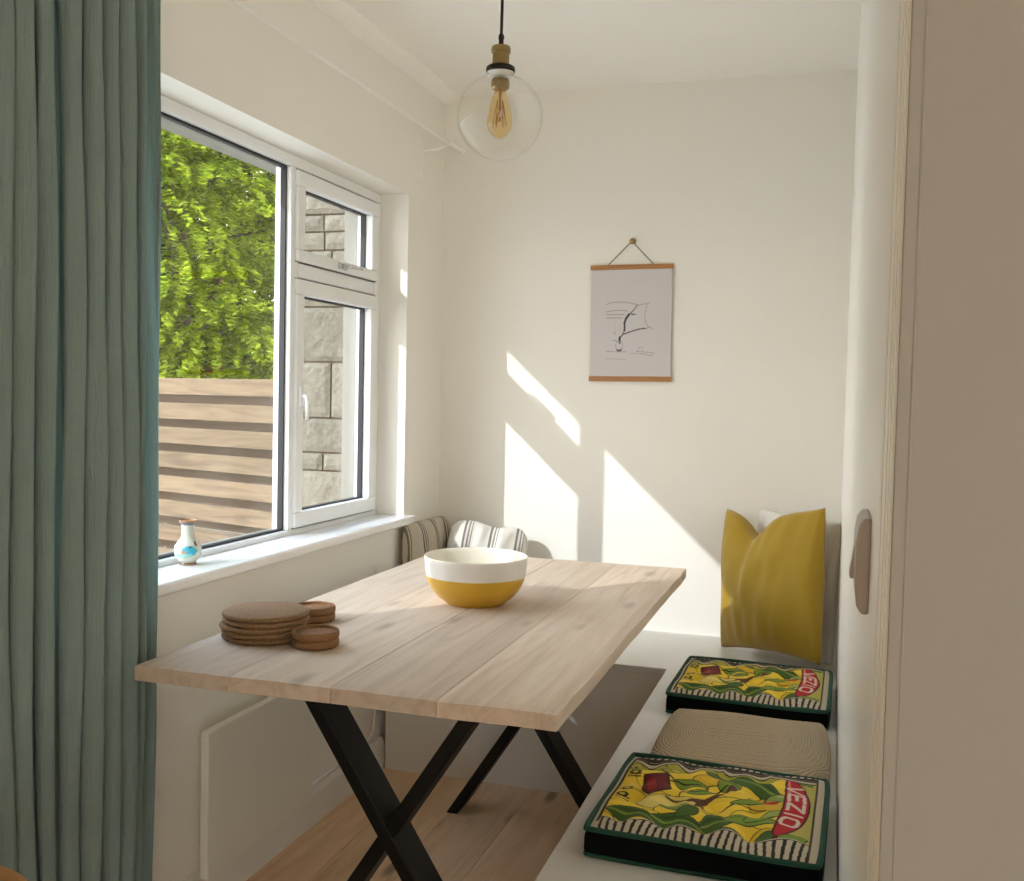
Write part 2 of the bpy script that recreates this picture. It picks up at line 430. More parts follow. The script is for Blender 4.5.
# ------------------------------------------------------------------ bench
BZ, BY, BX = .44, 3.170, -.471
bench = empty('bench', (BX, BY, 0), label='white built-in corner bench along the back and right walls', cat='bench')
mb = MB(); L = lambda x, y, z: (x - BX, y - BY, z)
def lbox(mb, x0, x1, y0, y1, z0, z1): mb.box(x0 - BX, x1 - BX, y0 - BY, y1 - BY, z0, z1)
poly = [(XL + .001, BY), (BX, BY), (BX, .95), (XR - .001, .95), (XR - .001, YB - .001), (XL + .001, YB - .001)]
vs = [L(x, y, z) for z in (BZ - .022, BZ) for x, y in poly]
mb.add(vs, [(5, 4, 3, 2, 1, 0), (6, 7, 8, 9, 10, 11)] + [(i, (i + 1) % 6, 6 + (i + 1) % 6, 6 + i) for i in range(6)])
mb.build('bench_seat', M['bench'], bench, bevel=.003)
mb = MB(); lbox(mb, XL + .02, BX + .012, BY + .004, BY + .022, 0, BZ - .022); mb.build('front_panel', M['bench'], bench)
mb = MB(); lbox(mb, BX + .012, BX + .03, .97, BY + .02, 0, BZ - .022); mb.build('front_panel', M['bench'], bench)
mb = MB(); lbox(mb, BX + .03, XR - .002, .955, .97, 0, BZ - .022); mb.build('end_panel', M['bench'], bench)

# ------------------------------------------------------------------ table
TX0, TX1, TY0, TY1, TZ, TT = -1.272, -.428, 1.655, 3.245, .75, .033
table = empty('dining_table', ((TX0 + TX1) / 2, (TY0 + TY1) / 2, 0), label='pale limed wood dining table on black crossed metal legs', cat='table')
tcx, tcy = table.location.x, table.location.y
mb = MB(); seams = [TX0, -1.063, -.853, -.645, TX1]
def plank(mb, x0, x1, first, last, sd):
    ny, nx = 60, 8; V = []; F = []
    rowlen = 2 * (nx + 1)
    for j in range(ny + 1):
        fy = j / ny; y = TY0 + (TY1 - TY0) * fy
        wl = .004 * noise.noise((y * 5, sd, 0)) if first else 0
        wr = .004 * noise.noise((y * 5, sd, 9)) if last else 0
        for side in (0, 1):
            for i in range(nx + 1):
                fx = i / nx; x = (x0 + (.0008 if abs(x0 + .853) < .01 else .0002) + wl) * (1 - fx) + (x1 - (.0008 if abs(x1 + .853) < .01 else .0002) + wr) * fx
                yy = y
                if j == 0: yy += .006 * noise.noise((x * 7, 3.3, 0)) + .001
                if j == ny: yy += .005 * noise.noise((x * 6, 8.3, 0))
                if side == 0:
                    e = min(fx, 1 - fx)
                    z = TZ - .0004 * max(0, 1 - e * 8) + .0006 * noise.noise((x * 14, y * 3, 0)) - .0008
                    if (first and i == 0) or (last and i == nx) or j in (0, ny):
                        z -= .003
                else: z = TZ - TT
                V.append((x - tcx, yy - tcy, z))
    def idx(j, s, i): return j * rowlen + s * (nx + 1) + i
    for j in range(ny):
        for i in range(nx):
            F.append((idx(j, 0, i), idx(j, 0, i + 1), idx(j + 1, 0, i + 1), idx(j + 1, 0, i)))
            F.append((idx(j, 1, i), idx(j + 1, 1, i), idx(j + 1, 1, i + 1), idx(j, 1, i + 1)))
        F.append((idx(j, 0, 0), idx(j + 1, 0, 0), idx(j + 1, 1, 0), idx(j, 1, 0)))
        F.append((idx(j, 0, nx), idx(j, 1, nx), idx(j + 1, 1, nx), idx(j + 1, 0, nx)))
    for i in range(nx):
        F.append((idx(0, 0, i), idx(0, 1, i), idx(0, 1, i + 1), idx(0, 0, i + 1)))
        F.append((idx(ny, 0, i), idx(ny, 0, i + 1), idx(ny, 1, i + 1), idx(ny, 1, i)))
    mb.add(V, F)
for i in range(4): plank(mb, seams[i], seams[i + 1], i == 0, i == 3, i * 3.7)
mb.build('tabletop', M['table'], table, bevel=.0012)
def bar(x0, x1, z0, z1, w, y0, y1, name, par):
    """box section bar in the XZ plane cut level at both ends"""
    d = Vector((x1 - x0, z1 - z0)).normalized(); hw = w / 2 / abs(d.y)
    V = [(x - tcx, y - tcy, z) for y in (y0, y1) for x, z in ((x0 - hw, z0), (x0 + hw, z0), (x1 + hw, z1), (x1 - hw, z1))]
    mb = MB().add(V, [(0, 1, 2, 3), (7, 6, 5, 4), (0, 4, 5, 1), (1, 5, 6, 2), (2, 6, 7, 3), (3, 7, 4, 0)])
    return mb.build(name, M['black'], par, bevel=.003)
zt = TZ - TT - .006
for y0, lx in ((1.930, -.862), (2.895, -.842)):
    fr = MB().box(lx - .30 - tcx, lx + .30 - tcx, y0 - tcy - .005, y0 + .101 - tcy, zt, TZ - TT).build('leg_frame', M['black'], table)
    s_ = .232
    bar(lx - s_, lx + s_, .0, zt, .0305, y0 + .001, y0 + .095, 'leg', fr)
    bar(lx + s_, lx - s_, .0, zt, .030, y0, y0 + .096, 'leg', fr)

# ------------------------------------------------------------------ things on the table
bowl = empty('bowl', (-.862, 2.470, TZ), label='large white and mustard yellow stoneware bowl on the table', cat='bowl')
outer = [(.0, .004), (.062, .004), (.066, 0), (.075, 0), (.079, .005), (.096, .016), (.112, .034), (.1225, .054), (.128, .072), (.1305, .090), (.132, .110), (.133, .1185)]
inner = [(.132, .121), (.130, .1195), (.128, .110), (.1265, .090), (.123, .070), (.116, .052), (.102, .033), (.080, .019), (.04, .012), (.0, .011)]
prof = outer + inner
mats = [1] * 8 + [0] * 3 + [2] * (len(inner))
MB().lathe(prof, n=72, mats=mats).build('bowl_body', [M['bowlwhite'], M['bowlyellow'], M['bowlin']], bowl)
bpy.data.objects['bowl_body'].name = 'bowl_body'

ordinal = ['bottom', 'second from the bottom', 'middle', 'second from the top', 'top']
mat_prof = [(0, 0), (.086, 0), (.0895, .0008), (.092, .003), (.0928, .0056), (.092, .0082), (.0895, .0106), (.087, .0114), (0, .0114)]
mproto = MB().lathe(mat_prof, n=64).build('placemat', M['cork'])
for i in range(5):
    o = mproto if i == 0 else mproto.copy()
    if i: COL.objects.link(o)
    o.location = (-1.160 + .0025 * math.sin(i * 2.3), 1.946 + .0025 * math.cos(i * 1.7), TZ + .0116 * i); o.rotation_euler.z = i * 1.1
    tag(o, 'round cork placemat, %s of the stack of five on the table' % ordinal[i], 'placemat', 'round cork placemats stacked on the table')
c_prof = [(0, 0), (.0455, 0), (.048, .0018), (.0495, .006), (.0495, .0125), (.0485, .0160), (.0470, .0172), (.0455, .0165), (.0448, .0145), (.0445, .0105), (0, .0100)]
cproto = MB().lathe(c_prof, n=56).build('coaster', M['cork2'])
k = 0
for (cx, cy, where) in ((-1.020, 1.912, 'the front pair, nearest the table edge'), (-1.140, 2.128, 'the pair behind the placemats')):
    for j in range(2):
        o = cproto if k == 0 else cproto.copy()
        if k: COL.objects.link(o)
        o.location = (cx + .001 * j, cy - .001 * j, TZ + .0173 * j); k += 1
        tag(o, '%s rimmed cork coaster of %s' % (('lower', 'upper')[j], where), 'coaster', 'rimmed cork coasters on the table')

# ------------------------------------------------------------------ vase on the sill
def set_attr(o, cols, name='print_colour'):
    a = o.data.color_attributes.new(name, 'FLOAT_COLOR', 'POINT')
    buf = np.ones((len(o.data.vertices), 4), np.float32); buf[:, :3] = cols
    a.data.foreach_set('color', buf.ravel())
vp = [(0, 0), (.019, 0), (.021, .002), (.0195, .006), (.025, .013), (.0315, .024), (.0335, .036), (.0315, .047), (.024, .058), (.0175, .066), (.0155, .076), (.0155, .092), (.0165, .1), (.0205, .106), (.0215, .110), (.0195, .1105), (.0145, .103), (.0125, .09), (.013, .07), (0, .068)]
pp = []
for (a, b) in zip(vp, vp[1:]):
    for q in range(3): pp.append((a[0] + (b[0] - a[0]) * q / 3, a[1] + (b[1] - a[1]) * q / 3))
pp.append(vp[-1])
vase = MB().lathe(pp, n=72).build('vase', M['glaze'])
vase.location = (-1.513, 2.172, .847)
cols = []
for v in vase.data.vertices:
    x, y, z = v.co; r = math.hypot(x, y); c = np.array((.58, .60, .51))
    ang = math.degrees(math.atan2(y, x))
    def blob(a0, z0, sa, sz):
        d = (ang - a0 + 180) % 360 - 180
        return (d / sa) ** 2 + ((z - z0) / sz) ** 2 + .5 * noise.noise((x * 90, y * 90, z * 90))
    if z < .007: c = np.array((.24, .15, .10))
    elif z < .013: c = np.array((.45, .45, .38))
    for a0 in (-50, 70, 190):
        if blob(a0, .036, 34, .013) < 1: c = np.array((.05, .42, .58))
        if blob(a0 - 25, .026, 40, .006) < 1: c = np.array((.28, .58, .52))
        if blob(a0 - 22, .034, 9, .004) < 1: c = np.array((.45, .26, .12))
        if blob(a0 + 4, .047, 7, .003) < 1: c = np.array((.02, .03, .10))
        if blob(a0 + 34, .054, 8, .006) < 1: c = np.array((.22, .12, .07))
    if .098 < z < .105: c = np.array((.12, .15, .22))
    if z >= .105: c = np.array((.40, .20, .08))
    cols.append(c)
set_attr(vase, np.array(cols)); tag(vase, 'small white glazed vase with blue painted flowers on the window sill', 'vase')

# ------------------------------------------------------------------ raster helper for printed cloth and paper
class Canvas:
    def __init__(self, n, m, bg):
        self.u, self.v = np.meshgrid((np.arange(n) + .5) / n, (np.arange(m) + .5) / m)
        self.im = np.ones((m, n, 3)) * np.array(bg)
    def put(self, mask, col): self.im[mask] = col
    def ell(self, cx, cy, rx, ry, rot=0, col=(1, 1, 1), line=None, lw=.08, tip=0):
        c, s = math.cos(R(rot)), math.sin(R(rot)); x = self.u - cx; y = self.v - cy
        p = (x * c + y * s) / rx; q = (-x * s + y * c) / ry
        if tip: q = q / np.maximum(1 - np.abs(np.clip(p, -1, 1)) ** 2 * tip, .05)
        d = np.sqrt(p * p + q * q)
        if line is not None: self.put(d < 1 + lw, line)
        self.put(d < 1, col); return d
    def leaf(self, x0, y0, x1, y1, w, col, line=(.03, .035, .015), vein=None):
        d = np.array((x1 - x0, y1 - y0)); Ln = np.hypot(*d); d /= Ln
        t = ((self.u - x0) * d[0] + (self.v - y0) * d[1]) / Ln; s = -(self.u - x0) * d[1] + (self.v - y0) * d[0]
        wid = w * np.sin(np.pi * np.clip(t, 0, 1) ** .8)
        s = s - .25 * w * np.sin(t * 3)
        ok = (t > 0) & (t < 1)
        self.put(ok & (np.abs(s) < wid + .007), line); self.put(ok & (np.abs(s) < wid), col)
        if vein is not None: self.put(ok & (np.abs(s) < .005) & (wid > .008), vein); self.put(ok & (s > wid * .35) & (s < wid * .7), tuple(c * .6 for c in col))
    def line(self, pts, w, col):
        for (a, b) in zip(pts, pts[1:]):
            wa = w
            d = np.array((b[0] - a[0], b[1] - a[1])); L2 = (d ** 2).sum() + 1e-12
            t = np.clip(((self.u - a[0]) * d[0] + (self.v - a[1]) * d[1]) / L2, 0, 1)
            dist = np.hypot(self.u - a[0] - t * d[0], self.v - a[1] - t * d[1])
            self.put(dist < wa, col)

def cushion_art(n=300):
    C = Canvas(n, n, (.78, .54, .035)); K = (.022, .016, .012); CR = (.58, .50, .36); Yl = (.86, .62, .04); Yd = (.70, .46, .02); G = (.055, .13, .015); G2 = (.20, .32, .025); OL = (.42, .40, .04); BR = (.11, .035, .012); LY = (.78, .62, .16)
    u, v = C.u, C.v
    # pale olive ground and overlapping lemons
    C.put(v > .70, OL); C.put(u > .80, (.50, .44, .10))
    for (cx, cy, rx, ry, rot, col) in [(.16, .80, .12, .09, 10, OL), (.34, .84, .13, .07, -8, OL), (.20, .70, .11, .10, 30, Yl), (.36, .73, .13, .09, -15, Yl), (.08, .36, .12, .13, 20, Yl), (.14, .26, .14, .09, -12, Yl),
                                       (.50, .66, .13, .085, -20, Yd), (.33, .56, .12, .10, 20, Yl), (.48, .46, .14, .10, -18, Yl), (.30, .36, .14, .09, 14, LY), (.38, .26, .12, .08, -5, Yl), (.60, .58, .15, .09, -16, Yl),
                                       (.25, .17, .16, .07, -10, Yl), (.45, .15, .12, .05, 5, Yd), (.63, .38, .17, .11, -14, Yl), (.80, .70, .10, .16, -10, Yl), (.78, .50, .12, .15, 8, Yd), (.74, .30, .14, .13, -6, Yl), (.64, .17, .17, .08, -10, Yl), (.78, .16, .08, .07, 0, Yd)]:
        C.ell(cx, cy, rx, ry, rot, col, K if random.random() < .5 else tuple(x * .35 for x in col), .05)
        C.ell(cx - rx * .25, cy + ry * .35, rx * .5, ry * .28, rot, tuple(min(1, x * 1.12) for x in col))
    # leaves
    for (a, b, c, d, w, col) in [(.04, .24, .30, .15, .045, G), (.25, .20, .52, .16, .05, G), (.27, .33, .46, .28, .045, G2), (.44, .34, .36, .22, .04, G), (.28, .66, .46, .60, .03, G2), (.37, .50, .52, .56, .035, G2), (.42, .80, .58, .74, .05, G), (.50, .72, .60, .60, .05, G2),
                                 (.52, .82, .80, .60, .065, G), (.48, .19, .62, .24, .06, G), (.52, .11, .70, .14, .04, G), (.57, .26, .82, .30, .05, G2), (.66, .26, .80, .38, .03, G2), (.58, .44, .80, .56, .02, G2), (.10, .80, .30, .74, .022, OL)]:
        C.leaf(a, b, c, d, w, col, vein=(.25, .33, .05) if w > .04 else None)
    C.ell(.79, .60, .065, .035, -8, (.25, .34, .06), K, .15); C.ell(.80, .62, .03, .012, -8, (.45, .50, .14))
    C.leaf(.70, .33, .88, .46, .03, (.36, .42, .08))
    C.ell(.755, .53, .035, .022, 10, (.55, .02, .015))
    C.line([(.40, .40), (.47, .44), (.53, .53), (.56, .66)], .013, BR); C.line([(.47, .44), (.44, .36)], .012, BR); C.ell(.57, .63, .018, .05, 20, BR); C.ell(.43, .415, .05, .022, 12, BR)
    for p in ([(.28, .44), (.42, .40), (.52, .30)], [(.52, .34), (.60, .44), (.74, .44)], [(.20, .60), (.30, .66), (.42, .62)], [(.34, .50), (.46, .56), (.54, .68)], [(.08, .84), (.2, .78), (.28, .66)]): C.line(p, .005, K)
    # dark red fruit
    P = [(.135, .68), (.235, .72), (.285, .52), (.20, .44), (.165, .48)]
    def poly(P, col):
        m = np.zeros_like(u, bool)
        for i in range(len(P)):
            (x1, y1), (x2, y2) = P[i], P[(i + 1) % len(P)]
            c = ((y1 > v) != (y2 > v)) & (u < (x2 - x1) * (v - y1) / (y2 - y1 + 1e-12) + x1); m ^= c
        C.put(m, col)
    poly([(p[0] + (p[0] - .2) * .16, p[1] + (p[1] - .58) * .12) for p in P], (.02, .01, .01)); poly(P, (.16, .006, .012)); poly([(.15, .65), (.19, .66), (.225, .50), (.19, .47)], (.34, .012, .012))
    # small dark script at the left edge
    for (cx, cy) in ((.085, .50), (.075, .43), (.09, .77), (.08, .71)):
        C.ell(cx, cy, .030, .022, 20, K); C.ell(cx, cy, .015, .009, 20, Yl)
    for a in (.38, .40, .66, .68): C.line([(.05, a), (.11, a + .015)], .005, K)
    # chilli with white lettering
    C.leaf(.80, .90, .93, .84, .05, G2); C.leaf(.72, .17, .84, .13, .045, G); C.leaf(.82, .10, .94, .20, .05, G2)
    xc = .872 - .45 * (v - .55) ** 2
    prof_w = .052 * np.sqrt(np.clip(1 - ((v - .52) / .345) ** 2, 0, 1))
    C.put(np.abs(u - xc) < prof_w + .010, (.10, .006, .008)); C.put(np.abs(u - xc) < prof_w, (.52, .012, .02)); C.put((u - xc > -prof_w * .9) & (u - xc < -prof_w * .55) & (v > .68), (.72, .25, .2))
    glyph = {'V': [[(0, 1), (.5, 0), (1, 1)]], 'E': [[(1, 1), (0, 1), (0, 0), (1, 0)], [(0, .5), (.8, .5)]], 'Z': [[(0, 1), (1, 1), (0, 0), (1, 0)]], 'I': [[(.5, 1), (.5, 0)]], 'O': [[(0, .15), (0, .85), (.25, 1), (.75, 1), (1, .85), (1, .15), (.75, 0), (.25, 0), (0, .15)]]}
    vv0 = .775
    for ch in 'VEZIO':
        adv = .055 if ch == 'I' else .10; gw = .085
        for st in glyph[ch]:
            pts = []
            for gx, gy in st:
                pv = vv0 - ((gx - .5) * gw + gw / 2 if ch != 'I' else .02); x0 = .872 - .45 * (pv - .55) ** 2
                pts.append((x0 - .036 + gy * .070, pv))
            C.line(pts, .0085, (.76, .60, .52))
        vv0 -= adv + .008
    # striped borders with scalloped inner edge
    sc = .055 + .05 * np.abs(np.sin((u - .02) * np.pi / .235)) ** .7
    top = (v > 1 - sc - .01)
    C.put(v > 1 - sc - .055, K); C.put(v > 1 - sc - .045, CR); C.put(v > 1 - sc - .026, K); C.put(v > 1 - sc - .012, CR * np.ones(1) if False else CR)
    C.put(top, K); st = ((u / .036) % 1 < .56); C.put((v > 1 - sc * .72) & (v < .985) & st, CR)
    sb = .115 + .035 * np.abs(np.sin((u + .06) * np.pi / .27))
    C.put(v < sb + .012, CR); C.put(v < sb + .004, K)
    st = (((u + .10 * v * np.sin(u * 19)) / .034) % 1) < .60; C.put((v < sb - .004) & (v > .012) & st, CR)
    # side borders
    m = (v > .1) & (v < .93); C.put((u < .034), CR); C.put((u > .028) & (u < .040) & m, K); C.put(u < .012, (.008, .085, .05))
    C.put((u > .945), (.05, .045, .02)); C.put(u > .957, CR); C.put(u > .985, (.008, .085, .05)); C.put((v > .987) | (v < .01), (.008, .085, .05))
    return C.im
ART = cushion_art()
import_n = ART.shape[0]

def grid_mesh(name, P, mat, parent=None, smooth=True):
    m, n, _ = P.shape
    mb = MB(); idx = np.arange(m * n).reshape(m, n)
    F = np.stack([idx[:-1, :-1], idx[:-1, 1:], idx[1:, 1:], idx[1:, :-1]], -1).reshape(-1, 4)
    me = bpy.data.meshes.new(name); me.from_pydata(P.reshape(-1, 3).tolist(), [], F.tolist()); me.materials.append(mat)
    me.polygons.foreach_set('use_smooth', [smooth] * len(F)); me.update()
    o = bpy.data.objects.new(name, me); COL.objects.link(o)
    if parent: o.parent = parent
    return o

# ------------------------------------------------------------------ box cushions on the right bench
CW, CD, CH = .415, .42, .050
def box_cushion(loc, rz, label, wob):
    root = empty('seat_cushion', loc, rz, label, 'cushion', 'printed box cushions on the bench')
    n = import_n
    U, V = np.meshgrid(np.linspace(-1, 1, n), np.linspace(-1, 1, n))
    shrink = lambda A, B: A * (1 - .018 * (1 - B ** 2) * 0 - .02 * (np.abs(A) ** 6) * (np.abs(B) ** 6))
    X = shrink(U, V) * CW / 2; Y = shrink(V, U) * CD / 2
    edge = np.minimum(1 - np.abs(U), 1 - np.abs(V))
    Z = CH + .017 * (1 - np.exp(-edge * 5))
    for i in range(4):               # tufting dimples
        for j in range(4):
            ux, vy = -.74 + i * .38, -.66 + j * .44
            Z -= .016 * np.exp(-(((U - ux) / .10) ** 2 + ((V - vy) / .12) ** 2))
    Z += .0025 * np.sin(U * 9 + wob) * np.sin(V * 7 + wob * 2) + wob * .0012 * np.sin(U * 3)
    top = grid_mesh('printed_top', np.stack([X, Y, Z], -1), M['print'], root)
    set_attr(top, ART.reshape(-1, 3))
    # side band
    mb = MB(); N = 40; loop = []
    for sx, sy, ex, ey in ((-1, -1, 1, -1), (1, -1, 1, 1), (1, 1, -1, 1), (-1, 1, -1, -1)):
        for i in range(N):
            t = i / N; a, b = sx + (ex - sx) * t, sy + (ey - sy) * t
            f = 1 - .02 * abs(a) ** 6 * abs(b) ** 6
            loop.append((a * f * CW / 2, b * f * CD / 2))
    NL = len(loop); rows = 7; Vv = []
    for r_ in range(rows):
        t = r_ / (rows - 1); bul = 1 + .022 * math.sin(math.pi * t) * (1 + .2 * math.sin(t * 9)) - (.012 if r_ == 0 else 0)
        for i, (x, y) in enumerate(loop):
            z = t * CH + (0 if r_ in (0, rows - 1) else .002 * math.sin(i * .31 + wob)); Vv.append((x * bul, y * bul, z))
    F = [(r_ * NL + i, r_ * NL + (i + 1) % NL, (r_ + 1) * NL + (i + 1) % NL, (r_ + 1) * NL + i) for r_ in range(rows - 1) for i in range(NL)]
    mb.add(Vv, F, 0, True); mb.add(Vv[:NL], [tuple(range(NL))[::-1]])
    mb.build('side_band', M['blackcloth'], root)
    for z, rr in ((CH + .001, .0052), (.0045, .0040)):
        pts = [(x * 1.006, y * 1.006, z + .0018 * math.sin(i * .12 + wob) * (z > .03)) for i, (x, y) in enumerate(loop)]; pts.append(pts[0])
        MB().tube(pts, rr, 8, cap=False).build('piping', M['greencord'], root)
    return root
box_cushion((-.198, 2.012, BZ + .001), R(-1.5), 'printed lemon and leaf box cushion at the near end of the bench', .4)
box_cushion((-.192, 2.925, BZ + .001), R(-1.0), 'printed lemon and leaf box cushion in front of the yellow pillow', 1.1)

# braided jute cushion
n = 90
U, V = np.meshgrid(np.linspace(-1, 1, n), np.linspace(-1, 1, n))
jw, jd, jh = .40, .42, .054
sq = lambda a, b: np.sign(a) * (np.abs(a) - .07 * np.abs(a) ** 5 * np.abs(b) ** 5)
X = sq(U, V) * jw / 2; Y = sq(V, U) * jd / 2
e = np.maximum(np.abs(U), np.abs(V))
prof = np.clip(1 - e ** 9, 0, 1) ** .5
ringd = (1 - (np.maximum(np.abs(U) - .42, 0) ** 3 / .58 ** 3 + np.abs(V) ** 3) ** (1 / 3)) * jd / 2
Zt = .012 + (jh - .012) * prof + .0014 * np.abs(np.sin(ringd * math.pi / .0115)) + .0015 * np.sin(U * 5 + V * 3); Zb_ = .012 - .012 * np.clip(1 - e ** 14, 0, 1) ** .5
jt = MB(); idx = lambda j, i: j * n + i
P1 = np.stack([X, Y, Zt], -1).reshape(-1, 3).tolist(); P2 = np.stack([X, Y, Zb_], -1).reshape(-1, 3).tolist()
F = [(idx(j, i), idx(j, i + 1), idx(j + 1, i + 1), idx(j + 1, i)) for j in range(n - 1) for i in range(n - 1)]
jt.add(P1, F, 0, True); jt.add(P2, F, 0, True)
bd = [idx(0, i) for i in range(n)] + [idx(j, n - 1) for j in range(1, n)] + [idx(n - 1, i) for i in range(n - 2, -1, -1)] + [idx(j, 0) for j in range(n - 2, 0, -1)]
for a, b in zip(bd, bd[1:] + bd[:1]): jt.f.append((a, b, b + n * n, a + n * n)); jt.m.append(0); jt.s.append(True)
jo = jt.build('seat_cushion', M['jute']); jo.location = (-.180, 2.440, BZ + .001)
at = jo.data.attributes.new('ring', 'FLOAT', 'POINT'); at.data.foreach_set('value', np.concatenate([ringd.ravel(), ringd.ravel()]).astype(np.float32))
tag(jo, 'braided natural jute cushion between the two printed cushions', 'cushion')

# ------------------------------------------------------------------ scatter pillows
def pillow(name, w, h, t, mat, loc, yaw, lean, roll, label, seed, notch=0.0, nu=-.2, parent=None, pinch=.07, rnd=.05):
    n = 64
    U, V = np.meshgrid(np.linspace(-1, 1, n), np.linspace(-1, 1, n))
    cr_ = rnd * U ** 4 * V ** 4; kx = 1 - pinch * (1 - V ** 2) * np.abs(U) ** 2 - cr_; kz = 1 - pinch * (1 - U ** 2) * np.abs(V) ** 2 - cr_
    X = U * kx * w / 2; Zc = V * kz * h / 2
    th = t / 2 * np.clip((1 - U ** 2) * (1 - V ** 2), 0, 1) ** .42
    if notch:
        dip = np.exp(-((U - nu) / .33) ** 2) * np.clip((V + .1) / 1.1, 0, 1) ** 2
        Zc = Zc - notch * dip; th = th * (1 - .45 * np.exp(-((U - nu) / .16) ** 2) * np.clip((V - .1) / .9, 0, 1) ** 1.2)
    wr = np.zeros_like(U)
    for j in range(n):
        for i in range(n):
            p = (U[j, i] * 1.6 + seed, V[j, i] * 1.6, seed * 2.1); q = (U[j, i] * 5 + seed, V[j, i] * 2.2 - U[j, i] * 2, seed)
            wr[j, i] = .012 * noise.noise(p) + .008 * noise.noise(q)
    ed = np.clip((1 - np.maximum(np.abs(U), np.abs(V))) * 6, 0, 1)
    mb = MB(); idx = lambda j, i: j * n + i
    F = [(idx(j, i), idx(j, i + 1), idx(j + 1, i + 1), idx(j + 1, i)) for j in range(n - 1) for i in range(n - 1)]
    Zc = Zc + h / 2
    for sgn in (-1, 1):
        mb.add(np.stack([X, sgn * (th + wr * ed), Zc], -1).reshape(-1, 3).tolist(), F, 0, True)
    o = mb.build(name, mat)
    bm = bmesh.new(); bm.from_mesh(o.data); bmesh.ops.remove_doubles(bm, verts=bm.verts, dist=1e-4); bmesh.ops.recalc_face_normals(bm, faces=bm.faces); bm.to_mesh(o.data); bm.free()
    # seam piping along the edge
    o.matrix_world = Matrix.Translation(loc) @ Matrix.Rotation(yaw, 4, 'Z') @ Matrix.Rotation(lean, 4, 'X') @ Matrix.Rotation(roll, 4, 'Y')
    tag(o, label, 'pillow')
    return o
pillow('pillow', .41, .475, .08, M['whitecloth'], (-.112, 3.485, BZ + .004), R(-47), R(-2), R(0), 'white pillow tucked in the corner behind the mustard yellow pillow', 3.1)
pillow('pillow', .47, .475, .165, M['velvet'], (-.177, 3.37, BZ + .022), R(-46), R(-6), R(-6.5), 'mustard yellow velvet pillow leaning in the right-hand bench corner', 1.7, .085, -.25, rnd=0.0)
pillow('pillow', .31, .385, .14, M['ticking'], (-1.222, 3.49, BZ + .003), R(12), R(-14), R(7), 'cream pillow with thin dark stripes in the sun, facing the bowl', 5.2, .012, .1, pinch=.04, rnd=.16)
pillow('pillow', .36, .39, .09, M['ticking2'], (-1.382, 3.455, BZ + .003), R(85), R(-3), R(0), 'beige pillow with dark stripes leaning on the wall under the sill end', 8.4, pinch=.05, rnd=.10)

# ------------------------------------------------------------------ pendant lamp
PX, PY = -.80, 2.40
lamp = empty('pendant_lamp', (PX, PY, H), label='clear glass globe pendant lamp hanging over the table', cat='lamp')
gz = -H + 1.285 + .676 - .004     # globe centre relative to ceiling
MB().tube([(0, 0, -.02), (.001, 0, -.10), (0, 0, gz + .195)], .0038, 10).build('cord', M['cordm'], lamp)
MB().lathe([(0, 0), (.045, 0), (.045, -.006), (.03, -.022), (.008, -.026), (0, -.026)], n=40).build('ceiling_rose', M['bronze'], lamp)
mb = MB(); z = gz
mb.lathe([(0, z + .197), (.006, z + .197), (.0075, z + .190), (.006, z + .182), (.0065, z + .168), (.0, z + .168)], n=24)
mb.build('cord_grip', M['bronze'], lamp)
MB().lathe([(.0, z + .106), (.0325, z + .106), (.0325, z + .101), (.028, z + .094), (.0, z + .094)], n=40).build('neck_glint_ring', M['whiteplastic'], lamp)  # white ring added as the glint on the globe's glass rim
sock = MB().lathe([(0, z + .172), (.010, z + .172), (.0215, z + .168), (.0235, z + .164), (.0235, z + .154), (.0205, z + .152), (.0205, z + .128), (.0225, z + .122), (0, z + .122)], n=40).build('socket', M['brass'], lamp)
MB().lathe([(0, z + .122), (.029, z + .122), (.0345, z + .1185), (.0355, z + .115), (.0355, z + .1085), (.034, z + .106), (0, z + .106)], n=40).build('collar', M['bronze'], sock)
MB().lathe([(0, z + .090), (.0205, z + .090), (.0225, z + .083), (.022, z + .070), (.018, z + .066), (0, z + .066)], n=36).build('lower_ring', M['brass'], sock)
rg = .1045; gp = [(.031, .106)]
for i in range(5, 41):
    a = math.pi * i / 40 * .999
    r_, zz = rg * math.sin(a), rg * math.cos(a) * .97
    if r_ < .036 and zz > 0: continue
    gp.append((r_, zz))
gp.insert(1, (.034, .101))
MB().lathe([(r_, z + zz) for r_, zz in gp], n=72).build('glass_globe', M['globe'], lamp)
bulb = MB().lathe([(.012, z + .068), (.014, z + .06), (.020, z + .043), (.026, z + .020), (.030, z - .004), (.0305, z - .016), (.027, z - .032), (.018, z - .044), (.008, z - .050), (0, z - .051)], n=40).build('bulb', M['amber'], lamp)
mb = MB()
for k in range(6):
    a = k * math.pi / 3
    mb.tube([(.007 * math.cos(a), .007 * math.sin(a), z + .040), (.017 * math.cos(a + .25), .017 * math.sin(a + .25), z - .022)], .0008, 5)
    mb.tube([(.017 * math.cos(a + .25), .017 * math.sin(a + .25), z - .022), (.007 * math.cos(a + 1.05), .007 * math.sin(a + 1.05), z + .040)], .0008, 5)
mb.tube([(0, 0, z + .066), (0, 0, z - .012)], .003, 8)
mb.build('filament', M['filament'], bulb)

